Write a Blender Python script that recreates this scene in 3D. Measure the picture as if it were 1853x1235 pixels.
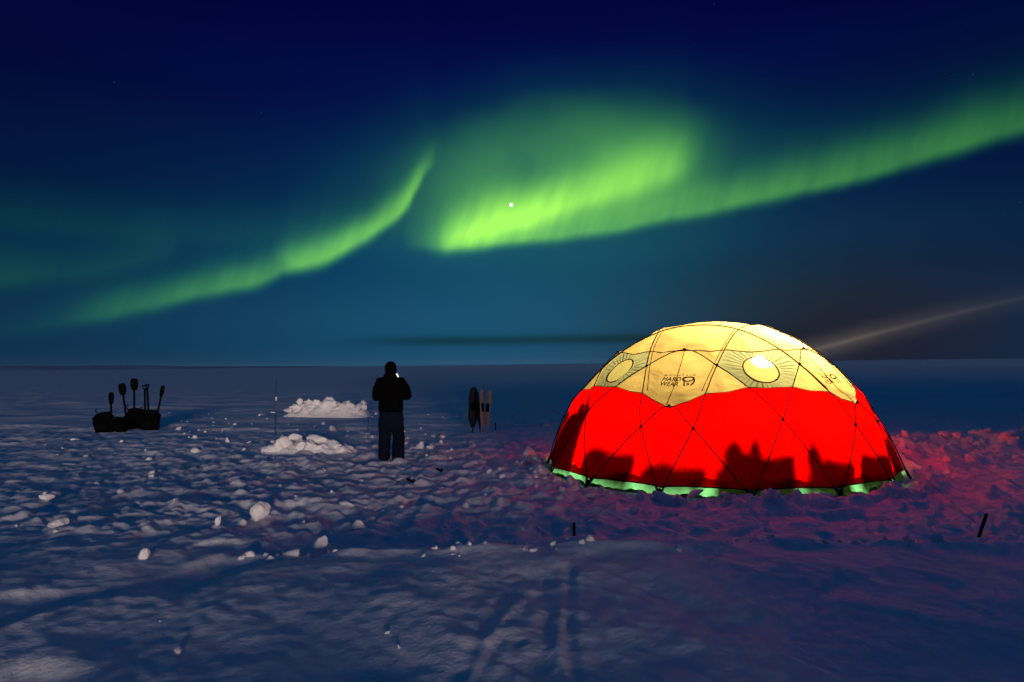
import bpy, bmesh, math, random
import numpy as np
from mathutils import Vector, Matrix, Quaternion

for o in list(bpy.data.objects): bpy.data.objects.remove(o)
sc = bpy.context.scene
COL = sc.collection
R = math.radians
random.seed(7); RNG = np.random.default_rng(7)

# ------------------------------------------------------------------ camera
PW, PH, FPX, HC = 1853, 1235, 1290.0, 1.72
PITCH = math.atan((660.0 - PH/2)/FPX); ROLL = R(0.7)
fwd = Vector((0, math.cos(PITCH), math.sin(PITCH)))
up0 = Vector((0, -math.sin(PITCH), math.cos(PITCH)))
rt0 = Vector((1, 0, 0))
rt = math.cos(ROLL)*rt0 - math.sin(ROLL)*up0
up = math.sin(ROLL)*rt0 + math.cos(ROLL)*up0
CAMLOC = Vector((0, 0, HC))
cd = bpy.data.cameras.new('camera'); cam = bpy.data.objects.new('camera', cd); COL.objects.link(cam)
m = Matrix((rt, up, -fwd)).transposed().to_4x4(); m.translation = CAMLOC
cam.matrix_world = m
cd.lens = 36*FPX/PW; cd.sensor_width = 36; cd.sensor_fit = 'HORIZONTAL'
cd.clip_start = 0.05; cd.clip_end = 90000
sc.camera = cam

def pixdir(px, py):
    v = rt*((px-PW/2)/FPX) + up*((PH/2-py)/FPX) + fwd
    return v.normalized()
def azel(px, py):
    d = pixdir(px, py)
    return math.degrees(math.atan2(d.x, d.y)), math.degrees(math.asin(d.z))
def onground(px, py, z=0.0):
    d = pixdir(px, py); t = (z-HC)/d.z
    return CAMLOC + d*t
def atdepth(px, py, y):
    d = pixdir(px, py); return CAMLOC + d*(y/d.y)

# ------------------------------------------------------------------ world: night sky with aurora
SUN_EL, SUN_AZ = 1.2, 168.0          # low moonlight from behind the camera, to its right (compass degrees from +Y)
world = bpy.data.worlds.new('World'); sc.world = world; world.use_nodes = True
NT = world.node_tree; NT.nodes.clear()
class X:
    """tiny expression wrapper over Math nodes"""
    def __init__(s, sock): s.s = sock
    def __add__(a, b): return mth('ADD', a, b)
    __radd__ = __add__
    def __mul__(a, b): return mth('MULTIPLY', a, b)
    __rmul__ = __mul__
    def __sub__(a, b): return mth('SUBTRACT', a, b)
    def __rsub__(a, b): return mth('SUBTRACT', b, a)
    def __truediv__(a, b): return mth('DIVIDE', a, b)
def mth(op, a, b=None, clamp=False):
    n = NT.nodes.new('ShaderNodeMath'); n.operation = op; n.use_clamp = clamp
    for i, v in enumerate((a, b)):
        if v is None: continue
        if isinstance(v, X): NT.links.new(v.s, n.inputs[i])
        else: n.inputs[i].default_value = v
    return X(n.outputs[0])
def gauss(x, w):                     # exp(-(x/w)^2)
    q = x*(1.0/w); return mth('EXPONENT', (q*q)*-1.0)
def sstep(x, a, b):
    n = NT.nodes.new('ShaderNodeMapRange'); n.interpolation_type = 'SMOOTHSTEP'
    NT.links.new(x.s, n.inputs['Value']); n.inputs['From Min'].default_value = a; n.inputs['From Max'].default_value = b
    return X(n.outputs['Result'])
AZ0, AZR, ELR = -60.0, 150.0, 45.0
def curve(azn, pts, scale):
    n = NT.nodes.new('ShaderNodeFloatCurve'); c = n.mapping.curves[0]
    pts = sorted(pts)
    while len(c.points) < len(pts): c.points.new(0.5, 0.5)
    for p, (a, v) in zip(c.points, pts):
        p.location = ((a-AZ0)/AZR, v/scale); p.handle_type = 'AUTO_CLAMPED'
    n.mapping.extend = 'HORIZONTAL'; n.mapping.update(); NT.links.new(azn.s, n.inputs['Value'])
    return X(n.outputs[0])*scale
tc = NT.nodes.new('ShaderNodeTexCoord')
sep = NT.nodes.new('ShaderNodeSeparateXYZ'); NT.links.new(tc.outputs['Generated'], sep.inputs[0])
dx, dy, dz = (X(sep.outputs[i]) for i in range(3))
az_ = mth('ARCTAN2', dx, dy)*57.29578
el_ = mth('ARCSINE', dz)*57.29578
nz = NT.nodes.new('ShaderNodeTexNoise'); nz.inputs['Scale'].default_value = 9.0; nz.inputs['Detail'].default_value = 2.0
NT.links.new(tc.outputs['Generated'], nz.inputs['Vector'])
sn = NT.nodes.new('ShaderNodeSeparateColor'); NT.links.new(nz.outputs['Color'], sn.inputs[0])
az = az_ + (X(sn.outputs[0])-0.5)*1.6
el = el_ + (X(sn.outputs[1])-0.5)*1.1
azn = (az-AZ0)/AZR
rn = NT.nodes.new('ShaderNodeTexNoise'); rn.noise_dimensions = '2D'; rn.inputs['Scale'].default_value = 1.0; rn.inputs['Detail'].default_value = 3.0
rc = NT.nodes.new('ShaderNodeCombineXYZ'); NT.links.new((az*.75 + el*-.25).s, rc.inputs[0]); NT.links.new((el*.10).s, rc.inputs[1]); NT.links.new(rc.outputs[0], rn.inputs['Vector'])
rays = X(rn.outputs[0])*.5 + .76
def band(path, inten, wl, wu, wtail, tail):
    """a curtain: path = lower edge in photo pixels, inten = (px, value); sharp below, long fade above"""
    pts = [azel(*p) for p in path]
    e = curve(azn, pts, ELR)
    ipts = []
    for p, v in inten:
        ys = np.interp(p, [q[0] for q in path], [q[1] for q in path]); ipts.append((azel(p, ys)[0], v))
    ii = curve(azn, ipts, 1.0)
    t = el - e
    pos = mth('GREATER_THAN', t, 0.0)
    lo = gauss(t, wl)
    hi = gauss(t, wu)*(1-tail) + mth('EXPONENT', mth('ABSOLUTE', t)*(-1.0/wtail))*tail
    return ii*(lo*(1-pos) + hi*pos)*rays
# the long right-hand curtain
Rp = [(700,446),(830,441),(950,432),(1080,414),(1200,390),(1400,350),(1600,297),(1853,222),(2150,120)]
bR = band(Rp, [(735,0),(800,.16),(832,.46),(900,.44),(1000,.37),(1080,.31),(1200,.27),(1400,.23),(1600,.18),(1853,.14),(2300,.0)], .55, 1.8, 2.2, .20)
# the diffuse fold above it
fe = curve(azn, [azel(*p) for p in [(700,440),(780,438),(830,434),(950,422),(1080,402),(1200,378),(1290,350)]], ELR)
ca, ce = azel(1012, 332)
qa = (az-ca)/11.9; qe = (el-ce - (az-ca)*.06)/5.5
qd = mth('SQRT', qa*qa + qe*qe)
bF = (1-sstep(qd, .40, 1.38))*sstep(el-fe, -1.0, .7)*(X(sn.outputs[2])*.22 + .015 + gauss(az-azel(1190,290)[0], 4.5)*gauss(el-azel(1190,275)[1], 3.2)*.20)
bF = bF + (1-sstep(qd, .8, 1.9))*.022
# the bright inner fold
bC = band([(800,432),(830,424),(950,392),(1080,352),(1160,326),(1210,308),(1260,290)], [(770,0),(815,.18),(845,.50),(950,.74),(1060,.58),(1130,.40),(1190,.36),(1225,.26),(1262,.05),(1285,0)], 1.1, 2.1, 2.4, .15)
# the left-hand curtain with its kinks
bL = band([(-100,620),(160,572),(280,545),(380,522),(450,514),(490,500),(512,487),(540,480),(600,458),(660,430),(710,396),(745,362),(768,318),(785,290)],
          [(-60,0),(100,.02),(200,.08),(300,.13),(400,.19),(470,.23),(498,.19),(526,.36),(600,.45),(680,.43),(740,.37),(766,.22),(784,.03),(800,0)], .6, 1.3, 2.2, .20)
bL2 = band([(-300,515),(0,500),(150,490),(290,455),(420,420)], [(-300,.02),(0,.035),(120,.025),(290,.018),(330,.0)], .9, 1.6, 2.5, .3)
halo = gauss(az-1.5, 21.0)*gauss(el-7.5, 8.0)*.026
I = bR + bF + bC + bL + bL2 + halo
I = mth('MINIMUM', I, 1.0)
# sky behind
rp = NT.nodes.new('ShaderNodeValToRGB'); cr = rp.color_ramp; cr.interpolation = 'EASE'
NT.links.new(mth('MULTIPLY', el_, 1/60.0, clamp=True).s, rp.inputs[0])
stops = [(0.0,(.0085,.062,.150)),(3,(.0075,.060,.155)),(8,(.0020,.036,.130)),(14,(.0006,.013,.090)),(21,(.0002,.0036,.066)),(27,(.0001,.0009,.046)),(60,(.0042,.0440,.126))]  # top stop raised, out of view, to lift ambient light on the snow
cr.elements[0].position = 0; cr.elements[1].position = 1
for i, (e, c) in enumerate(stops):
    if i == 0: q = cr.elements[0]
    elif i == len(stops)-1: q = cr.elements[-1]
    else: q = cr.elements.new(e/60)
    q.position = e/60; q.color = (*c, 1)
sb = NT.nodes.new('ShaderNodeSeparateColor'); NT.links.new(rp.outputs[0], sb.inputs[0])
azf = 0.40 + gauss(az_-1.0, 26.0)*0.64           # twilight side of the sky
hi_ = sstep(el_, 14.0, 34.0)
azf = azf*(1-hi_*.85) + hi_*.80
cloud = gauss(el_-1.95, .42)*sstep(az_, -16.0, -5.0)*(1-sstep(az_, 14.0, 26.0))*.58
warm = gauss(az_-24.0, 15.0)*gauss(el_-2.0, 7.0)
st_el = curve((az_-AZ0)/AZR, [azel(1400,650), azel(1490,629), azel(1600,600), azel(1720,570), azel(1853,538), azel(2100,470)], ELR)
st_i = curve((az_-AZ0)/AZR, [(azel(1380,660)[0],0),(azel(1480,630)[0],.9),(azel(1600,600)[0],.6),(azel(1720,570)[0],.36),(azel(1853,538)[0],.16),(azel(2150,460)[0],0)], 1.0)
tt = el_-st_el
streak = st_i*(gauss(tt, .16)*.5 + gauss(tt, .75)*.5)
k = azf*(1-cloud)*(1-I*.55)
I2 = mth('POWER', I, 1.4)
star = sstep(mth('MULTIPLY', dx, float(pixdir(925,371).x)) + dy*float(pixdir(925,371).y) + dz*float(pixdir(925,371).z), math.cos(R(.16)), math.cos(R(.07)))
vor = NT.nodes.new('ShaderNodeTexVoronoi'); vor.inputs['Scale'].default_value = 26.0
NT.links.new(tc.outputs['Generated'], vor.inputs['Vector'])
faint = sstep(X(vor.outputs['Distance']), .022, .008)*.022*sstep(el_, 4.0, 9.0)
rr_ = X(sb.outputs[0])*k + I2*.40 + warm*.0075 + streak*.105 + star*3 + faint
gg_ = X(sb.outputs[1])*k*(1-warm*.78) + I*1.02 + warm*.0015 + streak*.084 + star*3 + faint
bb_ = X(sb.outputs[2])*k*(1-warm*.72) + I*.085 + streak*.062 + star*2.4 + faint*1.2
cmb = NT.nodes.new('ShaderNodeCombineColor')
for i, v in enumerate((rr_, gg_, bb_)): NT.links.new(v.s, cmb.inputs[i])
sky = NT.nodes.new('ShaderNodeTexSky'); sky.sky_type = 'NISHITA'; sky.sun_disc = False
sky.sun_elevation = R(SUN_EL); sky.sun_rotation = R(SUN_AZ)
bg1 = NT.nodes.new('ShaderNodeBackground'); bg1.inputs['Strength'].default_value = 1.0
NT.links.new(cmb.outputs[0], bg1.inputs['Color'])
bg2 = NT.nodes.new('ShaderNodeBackground'); bg2.inputs['Strength'].default_value = 0.0006   # moonlit night air
NT.links.new(sky.outputs[0], bg2.inputs['Color'])
ad = NT.nodes.new('ShaderNodeAddShader'); NT.links.new(bg1.outputs[0], ad.inputs[0]); NT.links.new(bg2.outputs[0], ad.inputs[1])
wo = NT.nodes.new('ShaderNodeOutputWorld'); NT.links.new(ad.outputs[0], wo.inputs['Surface'])

# ------------------------------------------------------------------ the low moon
sl = bpy.data.lights.new('moonlight', 'SUN'); sl.energy = 2.4; sl.angle = R(9.0); sl.color = (1.0, .77, .65)
sun = bpy.data.objects.new('moonlight', sl); COL.objects.link(sun)
sd = Vector((math.sin(R(SUN_AZ))*math.cos(R(SUN_EL)), math.cos(R(SUN_AZ))*math.cos(R(SUN_EL)), math.sin(R(SUN_EL))))
sun.rotation_euler = sd.to_track_quat('Z', 'Y').to_euler()
sun.location = (0, -20, 12)
sc.view_settings.view_transform = 'Standard'; sc.view_settings.look = 'None'
sc.view_settings.exposure = 0.0; sc.view_settings.gamma = 1.0; sc.view_settings.use_curve_mapping = False
sc.cycles.use_denoising = True
sc.cycles.max_bounces = 6; sc.cycles.diffuse_bounces = 3; sc.cycles.transparent_max_bounces = 8
sc.cycles.sample_clamp_indirect = 6.0

# ------------------------------------------------------------------ helpers
def tag(o, label=None, cat=None, group=None, kind=None):
    if label: o['label'] = label
    if cat: o['category'] = cat
    if group: o['group'] = group
    if kind: o['kind'] = kind
    return o
def link(name, me, mat=None, parent=None, smooth=True):
    o = bpy.data.objects.new(name, me); COL.objects.link(o)
    if mat is not None and not me.materials: me.materials.append(mat)
    if parent is not None: o.parent = parent
    return o
def mesh_np(name, v, f, smooth=True):
    """v (n,3); f (k,3|4) int array or list of faces"""
    me = bpy.data.meshes.new(name)
    v = np.asarray(v, dtype=np.float32)
    if isinstance(f, np.ndarray):
        n = f.shape[1]
        me.vertices.add(len(v)); me.vertices.foreach_set('co', v.ravel())
        me.loops.add(f.size); me.loops.foreach_set('vertex_index', f.astype(np.int32).ravel())
        me.polygons.add(len(f)); me.polygons.foreach_set('loop_start', np.arange(0, f.size, n, dtype=np.int32))
        me.polygons.foreach_set('loop_total', np.full(len(f), n, dtype=np.int32))
        me.update(calc_edges=True)
    else:
        me.from_pydata([tuple(map(float, p)) for p in v], [], f); me.update()
    me.polygons.foreach_set('use_smooth', np.full(len(me.polygons), smooth, dtype=bool))
    return me
class MB:
    """collects shapes into one mesh"""
    def __init__(s): s.v = []; s.f = []
    def add(s, v, f):
        b = len(s.v); s.v += [tuple(map(float, p)) for p in v]; s.f += [tuple(i+b for i in q) for q in f]; return s
    def loft(s, rings, cap=True, closed=True):
        n = len(rings[0]); v = [p for r in rings for p in r]; f = []
        for i in range(len(rings)-1):
            for j in range(n if closed else n-1):
                k = (j+1) % n; f.append((i*n+j, i*n+k, (i+1)*n+k, (i+1)*n+j))
        if cap and closed:
            f.append(tuple(range(n-1, -1, -1))); f.append(tuple((len(rings)-1)*n+j for j in range(n)))
        return s.add(v, f)
    def tube(s, pts, rad, n=8, cap=True):
        pts = [Vector(p) for p in pts]; rings = []; prev = None
        for i, p in enumerate(pts):
            t = (pts[min(i+1, len(pts)-1)]-pts[max(i-1, 0)]).normalized()
            if prev is None:
                a = t.cross(Vector((0, 0, 1)));
                if a.length < .1: a = t.cross(Vector((1, 0, 0)))
                a.normalize()
            else:
                a = (prev - t*prev.dot(t)).normalized()
            prev = a; b = t.cross(a); r = rad[i] if hasattr(rad, '__len__') else rad
            ra, rb = r if hasattr(r, '__len__') else (r, r)
            rings.append([p + a*(ra*math.cos(2*math.pi*j/n)) + b*(rb*math.sin(2*math.pi*j/n)) for j in range(n)])
        return s.loft(rings, cap)
    def ell(s, c, r, n=16, m=10, rot=None):
        c = Vector(c); rings = []
        for i in range(m+1):
            ph = -math.pi/2 + math.pi*(i+.02)/(m+.04); ring = []
            for j in range(n):
                th = 2*math.pi*j/n
                q = Vector((r[0]*math.cos(ph)*math.cos(th), r[1]*math.cos(ph)*math.sin(th), r[2]*math.sin(ph)))
                if rot: q = rot @ q
                ring.append(c+q)
            rings.append(ring)
        return s.loft(rings)
    def box(s, c, d, bev=0.012, rot=None):
        bm = bmesh.new(); bmesh.ops.create_cube(bm, size=1)
        for q in bm.verts: q.co = Vector((q.co.x*d[0], q.co.y*d[1], q.co.z*d[2]))
        if bev: bmesh.ops.bevel(bm, geom=bm.edges[:], offset=bev, segments=2, affect='EDGES', profile=.5)
        M = Matrix.Translation(Vector(c)) @ (rot.to_4x4() if rot else Matrix.Identity(4))
        bm.verts.ensure_lookup_table()
        s.add([M @ q.co for q in bm.verts], [[x.index for x in p.verts] for p in bm.faces]); bm.free(); return s
    def build(s, name, mat, parent=None, smooth=True):
        me = bpy.data.meshes.new(name); me.from_pydata(s.v, [], s.f); me.update()
        me.polygons.foreach_set('use_smooth', np.full(len(me.polygons), smooth, dtype=bool))
        o = link(name, me, mat, parent); return o
def empty(name, loc, rz=0.0):
    o = bpy.data.objects.new(name, None); COL.objects.link(o); o.location = loc; o.rotation_euler = (0, 0, rz); o.empty_display_size = .2
    return o
def remesh(o, vox, smooth=4):
    a = o.modifiers.new('remesh', 'REMESH'); a.mode = 'VOXEL'; a.voxel_size = vox; a.use_smooth_shade = True
    if smooth:
        b = o.modifiers.new('smooth', 'SMOOTH'); b.factor = .5; b.iterations = smooth
    return o

FOLD = bpy.data.textures.new('folds', 'CLOUDS'); FOLD.noise_scale = .10; FOLD.noise_depth = 2
def folds(o, k):
    d = o.modifiers.new('folds', 'DISPLACE'); d.texture = FOLD; d.strength = k; d.mid_level = .5; d.texture_coords = 'LOCAL'
# procedural noise on numpy arrays
PERM = RNG.permutation(4096)
def _h(ix, iy, s): return PERM[(PERM[(ix+s*131) & 4095] + iy) & 4095]
def vnoise(x, y, s=0):
    ix = np.floor(x).astype(np.int64); iy = np.floor(y).astype(np.int64); fx = x-ix; fy = y-iy
    def g(i, j):
        a = _h(ix+i, iy+j, s)*(2*np.pi/4096); return np.cos(a)*(fx-i)+np.sin(a)*(fy-j)
    u = fx*fx*fx*(fx*(fx*6-15)+10); v = fy*fy*fy*(fy*(fy*6-15)+10)
    return ((g(0,0)*(1-u)+g(1,0)*u)*(1-v) + (g(0,1)*(1-u)+g(1,1)*u)*v)*1.5
def fbm(x, y, s=0, o=4, l=2.03, g=.5):
    t = 0; a = 1
    for i in range(o): t = t + a*vnoise(x, y, s+i); x = x*l+3.7; y = y*l-1.9; a *= g
    return t
def ss(x, a, b):
    t = np.clip((x-a)/(b-a), 0, 1); return t*t*(3-2*t)

# ------------------------------------------------------------------ materials
def newmat(name):
    mt = bpy.data.materials.new(name); mt.use_nodes = True; nt = mt.node_tree; nt.nodes.clear()
    out = nt.nodes.new('ShaderNodeOutputMaterial'); return mt, nt, out
def pbr(name, col, rough=.7, metal=0.0, var=.25, scale=12.0, bump=.0, spec=.3):
    mt, nt, out = newmat(name); p = nt.nodes.new('ShaderNodeBsdfPrincipled'); nt.links.new(p.outputs[0], out.inputs[0])
    t = nt.nodes.new('ShaderNodeTexCoord'); n = nt.nodes.new('ShaderNodeTexNoise'); n.inputs['Scale'].default_value = scale; n.inputs['Detail'].default_value = 5
    nt.links.new(t.outputs['Object'], n.inputs['Vector'])
    r = nt.nodes.new('ShaderNodeValToRGB'); nt.links.new(n.outputs['Fac'], r.inputs[0])
    r.color_ramp.elements[0].position = .3; r.color_ramp.elements[1].position = .7
    r.color_ramp.elements[0].color = tuple(c*(1-var) for c in col)+(1,); r.color_ramp.elements[1].color = tuple(min(1, c*(1+var)) for c in col)+(1,)
    nt.links.new(r.outputs[0], p.inputs['Base Color']); p.inputs['Roughness'].default_value = rough; p.inputs['Metallic'].default_value = metal
    p.inputs['Specular IOR Level'].default_value = spec
    if bump:
        b = nt.nodes.new('ShaderNodeBump'); b.inputs['Strength'].default_value = bump; b.inputs['Distance'].default_value = .02
        nt.links.new(n.outputs['Fac'], b.inputs['Height']); nt.links.new(b.outputs[0], p.inputs['Normal'])
    return mt
def snowmat(name, fine=1.0):
    mt, nt, out = newmat(name); p = nt.nodes.new('ShaderNodeBsdfPrincipled'); nt.links.new(p.outputs[0], out.inputs[0])
    g = nt.nodes.new('ShaderNodeNewGeometry')
    hs = []
    for sc_, am in ((9.0, 1.0), (34.0, .35), (120.0, .12)):
        n = nt.nodes.new('ShaderNodeTexNoise'); n.inputs['Scale'].default_value = sc_; n.inputs['Detail'].default_value = 4
        nt.links.new(g.outputs['Position'], n.inputs['Vector'])
        q = nt.nodes.new('ShaderNodeMath'); q.operation = 'MULTIPLY'; q.inputs[1].default_value = am; nt.links.new(n.outputs['Fac'], q.inputs[0]); hs.append(q)
    a = nt.nodes.new('ShaderNodeMath'); a.operation = 'ADD'; nt.links.new(hs[0].outputs[0], a.inputs[0]); nt.links.new(hs[1].outputs[0], a.inputs[1])
    a2 = nt.nodes.new('ShaderNodeMath'); a2.operation = 'ADD'; nt.links.new(a.outputs[0], a2.inputs[0]); nt.links.new(hs[2].outputs[0], a2.inputs[1])
    b = nt.nodes.new('ShaderNodeBump'); b.inputs['Strength'].default_value = .55*fine; b.inputs['Distance'].default_value = .03
    nt.links.new(a2.outputs[0], b.inputs['Height']); nt.links.new(b.outputs[0], p.inputs['Normal'])
    r = nt.nodes.new('ShaderNodeValToRGB'); nt.links.new(hs[0].outputs[0], r.inputs[0])
    r.color_ramp.elements[0].position = .3; r.color_ramp.elements[1].position = .75
    r.color_ramp.elements[0].color = (.70,.74,.80,1) if fine > .8 else (.84,.86,.88,1); r.color_ramp.elements[1].color = (.84,.87,.90,1) if fine > .8 else (.93,.94,.95,1)  # block snow lighter than ground snow, brightness painted in for stronger light
    nt.links.new(r.outputs[0], p.inputs['Base Color']); p.inputs['Roughness'].default_value = .75; p.inputs['Specular IOR Level'].default_value = .12
    return mt
def fabric(name, trans, diff, wt=.72, wtransp=0.0, weave=True, attr=None, dark=None):
    mt, nt, out = newmat(name)
    tr = nt.nodes.new('ShaderNodeBsdfTranslucent'); df = nt.nodes.new('ShaderNodeBsdfDiffuse'); mx = nt.nodes.new('ShaderNodeMixShader')
    n = nt.nodes.new('ShaderNodeTexNoise'); n.inputs['Scale'].default_value = 3.2; n.inputs['Detail'].default_value = 5; n.inputs['Roughness'].default_value = .6
    t = nt.nodes.new('ShaderNodeTexCoord'); nt.links.new(t.outputs['Object'], n.inputs['Vector'])
    r = nt.nodes.new('ShaderNodeValToRGB'); nt.links.new(n.outputs['Fac'], r.inputs[0])
    r.color_ramp.elements[0].position = .3; r.color_ramp.elements[1].position = .7
    r.color_ramp.elements[0].color = tuple(c*.82 for c in trans)+(1,); r.color_ramp.elements[1].color = (*trans, 1)
    colsock = r.outputs[0]
    if attr:
        at = nt.nodes.new('ShaderNodeAttribute'); at.attribute_name = attr
        mc = nt.nodes.new('ShaderNodeMix'); mc.data_type = 'RGBA'; nt.links.new(at.outputs['Fac'], mc.inputs['Factor'])
        nt.links.new(colsock, mc.inputs['A']); mc.inputs['B'].default_value = (*dark, 1); colsock = mc.outputs['Result']
    nt.links.new(colsock, tr.inputs['Color']); df.inputs['Color'].default_value = (*diff, 1)
    mx.inputs[0].default_value = wt; nt.links.new(df.outputs[0], mx.inputs[1]); nt.links.new(tr.outputs[0], mx.inputs[2])
    last = mx
    if wtransp:
        tp = nt.nodes.new('ShaderNodeBsdfTransparent') if wtransp > .5 or wtransp < .1 else nt.nodes.new('ShaderNodeBsdfRefraction')
        if tp.bl_idname == 'ShaderNodeBsdfRefraction': tp.inputs['IOR'].default_value = 1.14; tp.inputs['Roughness'].default_value = .45
        m2 = nt.nodes.new('ShaderNodeMixShader'); m2.inputs[0].default_value = wtransp
        nt.links.new(mx.outputs[0], m2.inputs[1]); nt.links.new(tp.outputs[0], m2.inputs[2]); last = m2
    # wrinkles
    w = nt.nodes.new('ShaderNodeTexNoise'); w.inputs['Scale'].default_value = 5.5; w.inputs['Detail'].default_value = 3; w.inputs['Distortion'].default_value = 1.2
    nt.links.new(t.outputs['Object'], w.inputs['Vector'])
    b = nt.nodes.new('ShaderNodeBump'); b.inputs['Strength'].default_value = .35; b.inputs['Distance'].default_value = .03; nt.links.new(w.outputs['Fac'], b.inputs['Height'])
    nt.links.new(b.outputs[0], tr.inputs['Normal']); nt.links.new(b.outputs[0], df.inputs['Normal'])
    nt.links.new(last.outputs[0], out.inputs[0]); return mt
def emis(name, col, s):
    mt, nt, out = newmat(name); e = nt.nodes.new('ShaderNodeEmission'); e.inputs[0].default_value = (*col, 1); e.inputs[1].default_value = s
    nt.links.new(e.outputs[0], out.inputs[0]); return mt
M_SNOW = snowmat('snow'); M_SNOWB = snowmat('snow block', .6)
M_YEL = fabric('yellow ripstop', (.325,.240,.080), (.30,.22,.055), .72)
M_VENT = fabric('olive mesh fabric', (.20,.21,.10), (.15,.15,.07), .72, .03, attr='pleat', dark=(.045,.05,.018))
M_VENTC = fabric('sheer vent mesh', (.32,.30,.105), (.25,.22,.1), .75, .15)
M_RED = fabric('red ripstop', (.84,.0008,.0004), (.16,.002,.002), .84)
M_PORT = fabric('red doubled fabric', (.74,.0010,.0005), (.16,.002,.002), .80, .62)
M_GREEN = fabric('green ground skirt', (.22,.80,.40), (.05,.3,.1), .88)
M_SEAM = fabric('seam tape', (.45,.18,.03), (.2,.1,.02), .7)
M_POLE = pbr('dark anodised pole', (.010,.008,.008), .45, .0)
M_BLACK = pbr('black nylon', (.0018,.0018,.0022), .9, bump=.3, spec=.08)
M_PRINT = pbr('dark brown print', (.020,.008,.004), .8)
M_JACKET = pbr('black insulated jacket', (.0016,.0016,.0018), .95, bump=.4, scale=8, spec=.05)
M_TROUS = pbr('navy insulated trousers', (.005,.008,.019), .95, bump=.4, scale=8, spec=.05)
M_SKIN = pbr('skin', (.30,.17,.12), .6)
M_BOOT = pbr('black rubber boot', (.005,.005,.006), .7, spec=.1)
M_BLUE = pbr('navy plastic', (.003,.004,.014), .7)
M_WOOD = pbr('weathered ash wood', (.26,.20,.16), .7, scale=30)
M_STEEL = pbr('dull steel', (.05,.055,.065), .5, .6)
M_OLIVE = pbr('dark canvas', (.0018,.0018,.0016), .95, bump=.4, spec=.05)
M_WHITE = pbr('white reflector', (.75,.75,.75), .4)
M_CORD = pbr('dark cord', (.02,.015,.015), .8)

# ------------------------------------------------------------------ tent frame of reference (needed by the ground too)
TX, TY, TROT = 3.40, 12.10, -30.43
TZ = -0.03
# profile (radius, height) measured along a meridian
PROF = [(2.86,-.06),(2.83,.0),(2.755,.25),(2.665,.5),(2.53,.82),(2.46,.95),(2.37,1.135),(2.225,1.30),(2.13,1.395),(1.86,1.69),(1.59,1.93),(1.09,2.235),(.55,2.43),(.0,2.49)]
_ps = np.array([math.degrees(math.atan2(z, r)) for r, z in PROF]); _pr = np.array([math.hypot(r, z) for r, z in PROF])
_fine = np.linspace(_ps[0], 90, 400); _rho = np.interp(_fine, _ps, _pr)
for _ in range(60): _rho[1:-1] = .25*_rho[:-2]+.5*_rho[1:-1]+.25*_rho[2:]
def rho(psi): return np.interp(psi, _fine, _rho)
def dome(c, psi, off=0.0):
    """tent-local point(s): c = angle round the tent from the first logo panel, psi = angle up from the base"""
    a = np.radians(np.asarray(c, float)); p = np.radians(np.asarray(psi, float)); q = rho(np.asarray(psi, float)) + off
    return np.stack([q*np.cos(p)*np.sin(a), -q*np.cos(p)*np.cos(a), q*np.sin(p)], -1)
PSI = dict(F=-.5, G=18.6, M=21.4, E=25.6, D=30.2, I=33.0, C=42.4, A=50.6, O=64.0)
CC = dict(G=8.5, D=11.9, C=16.5, I=27.3)

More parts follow.
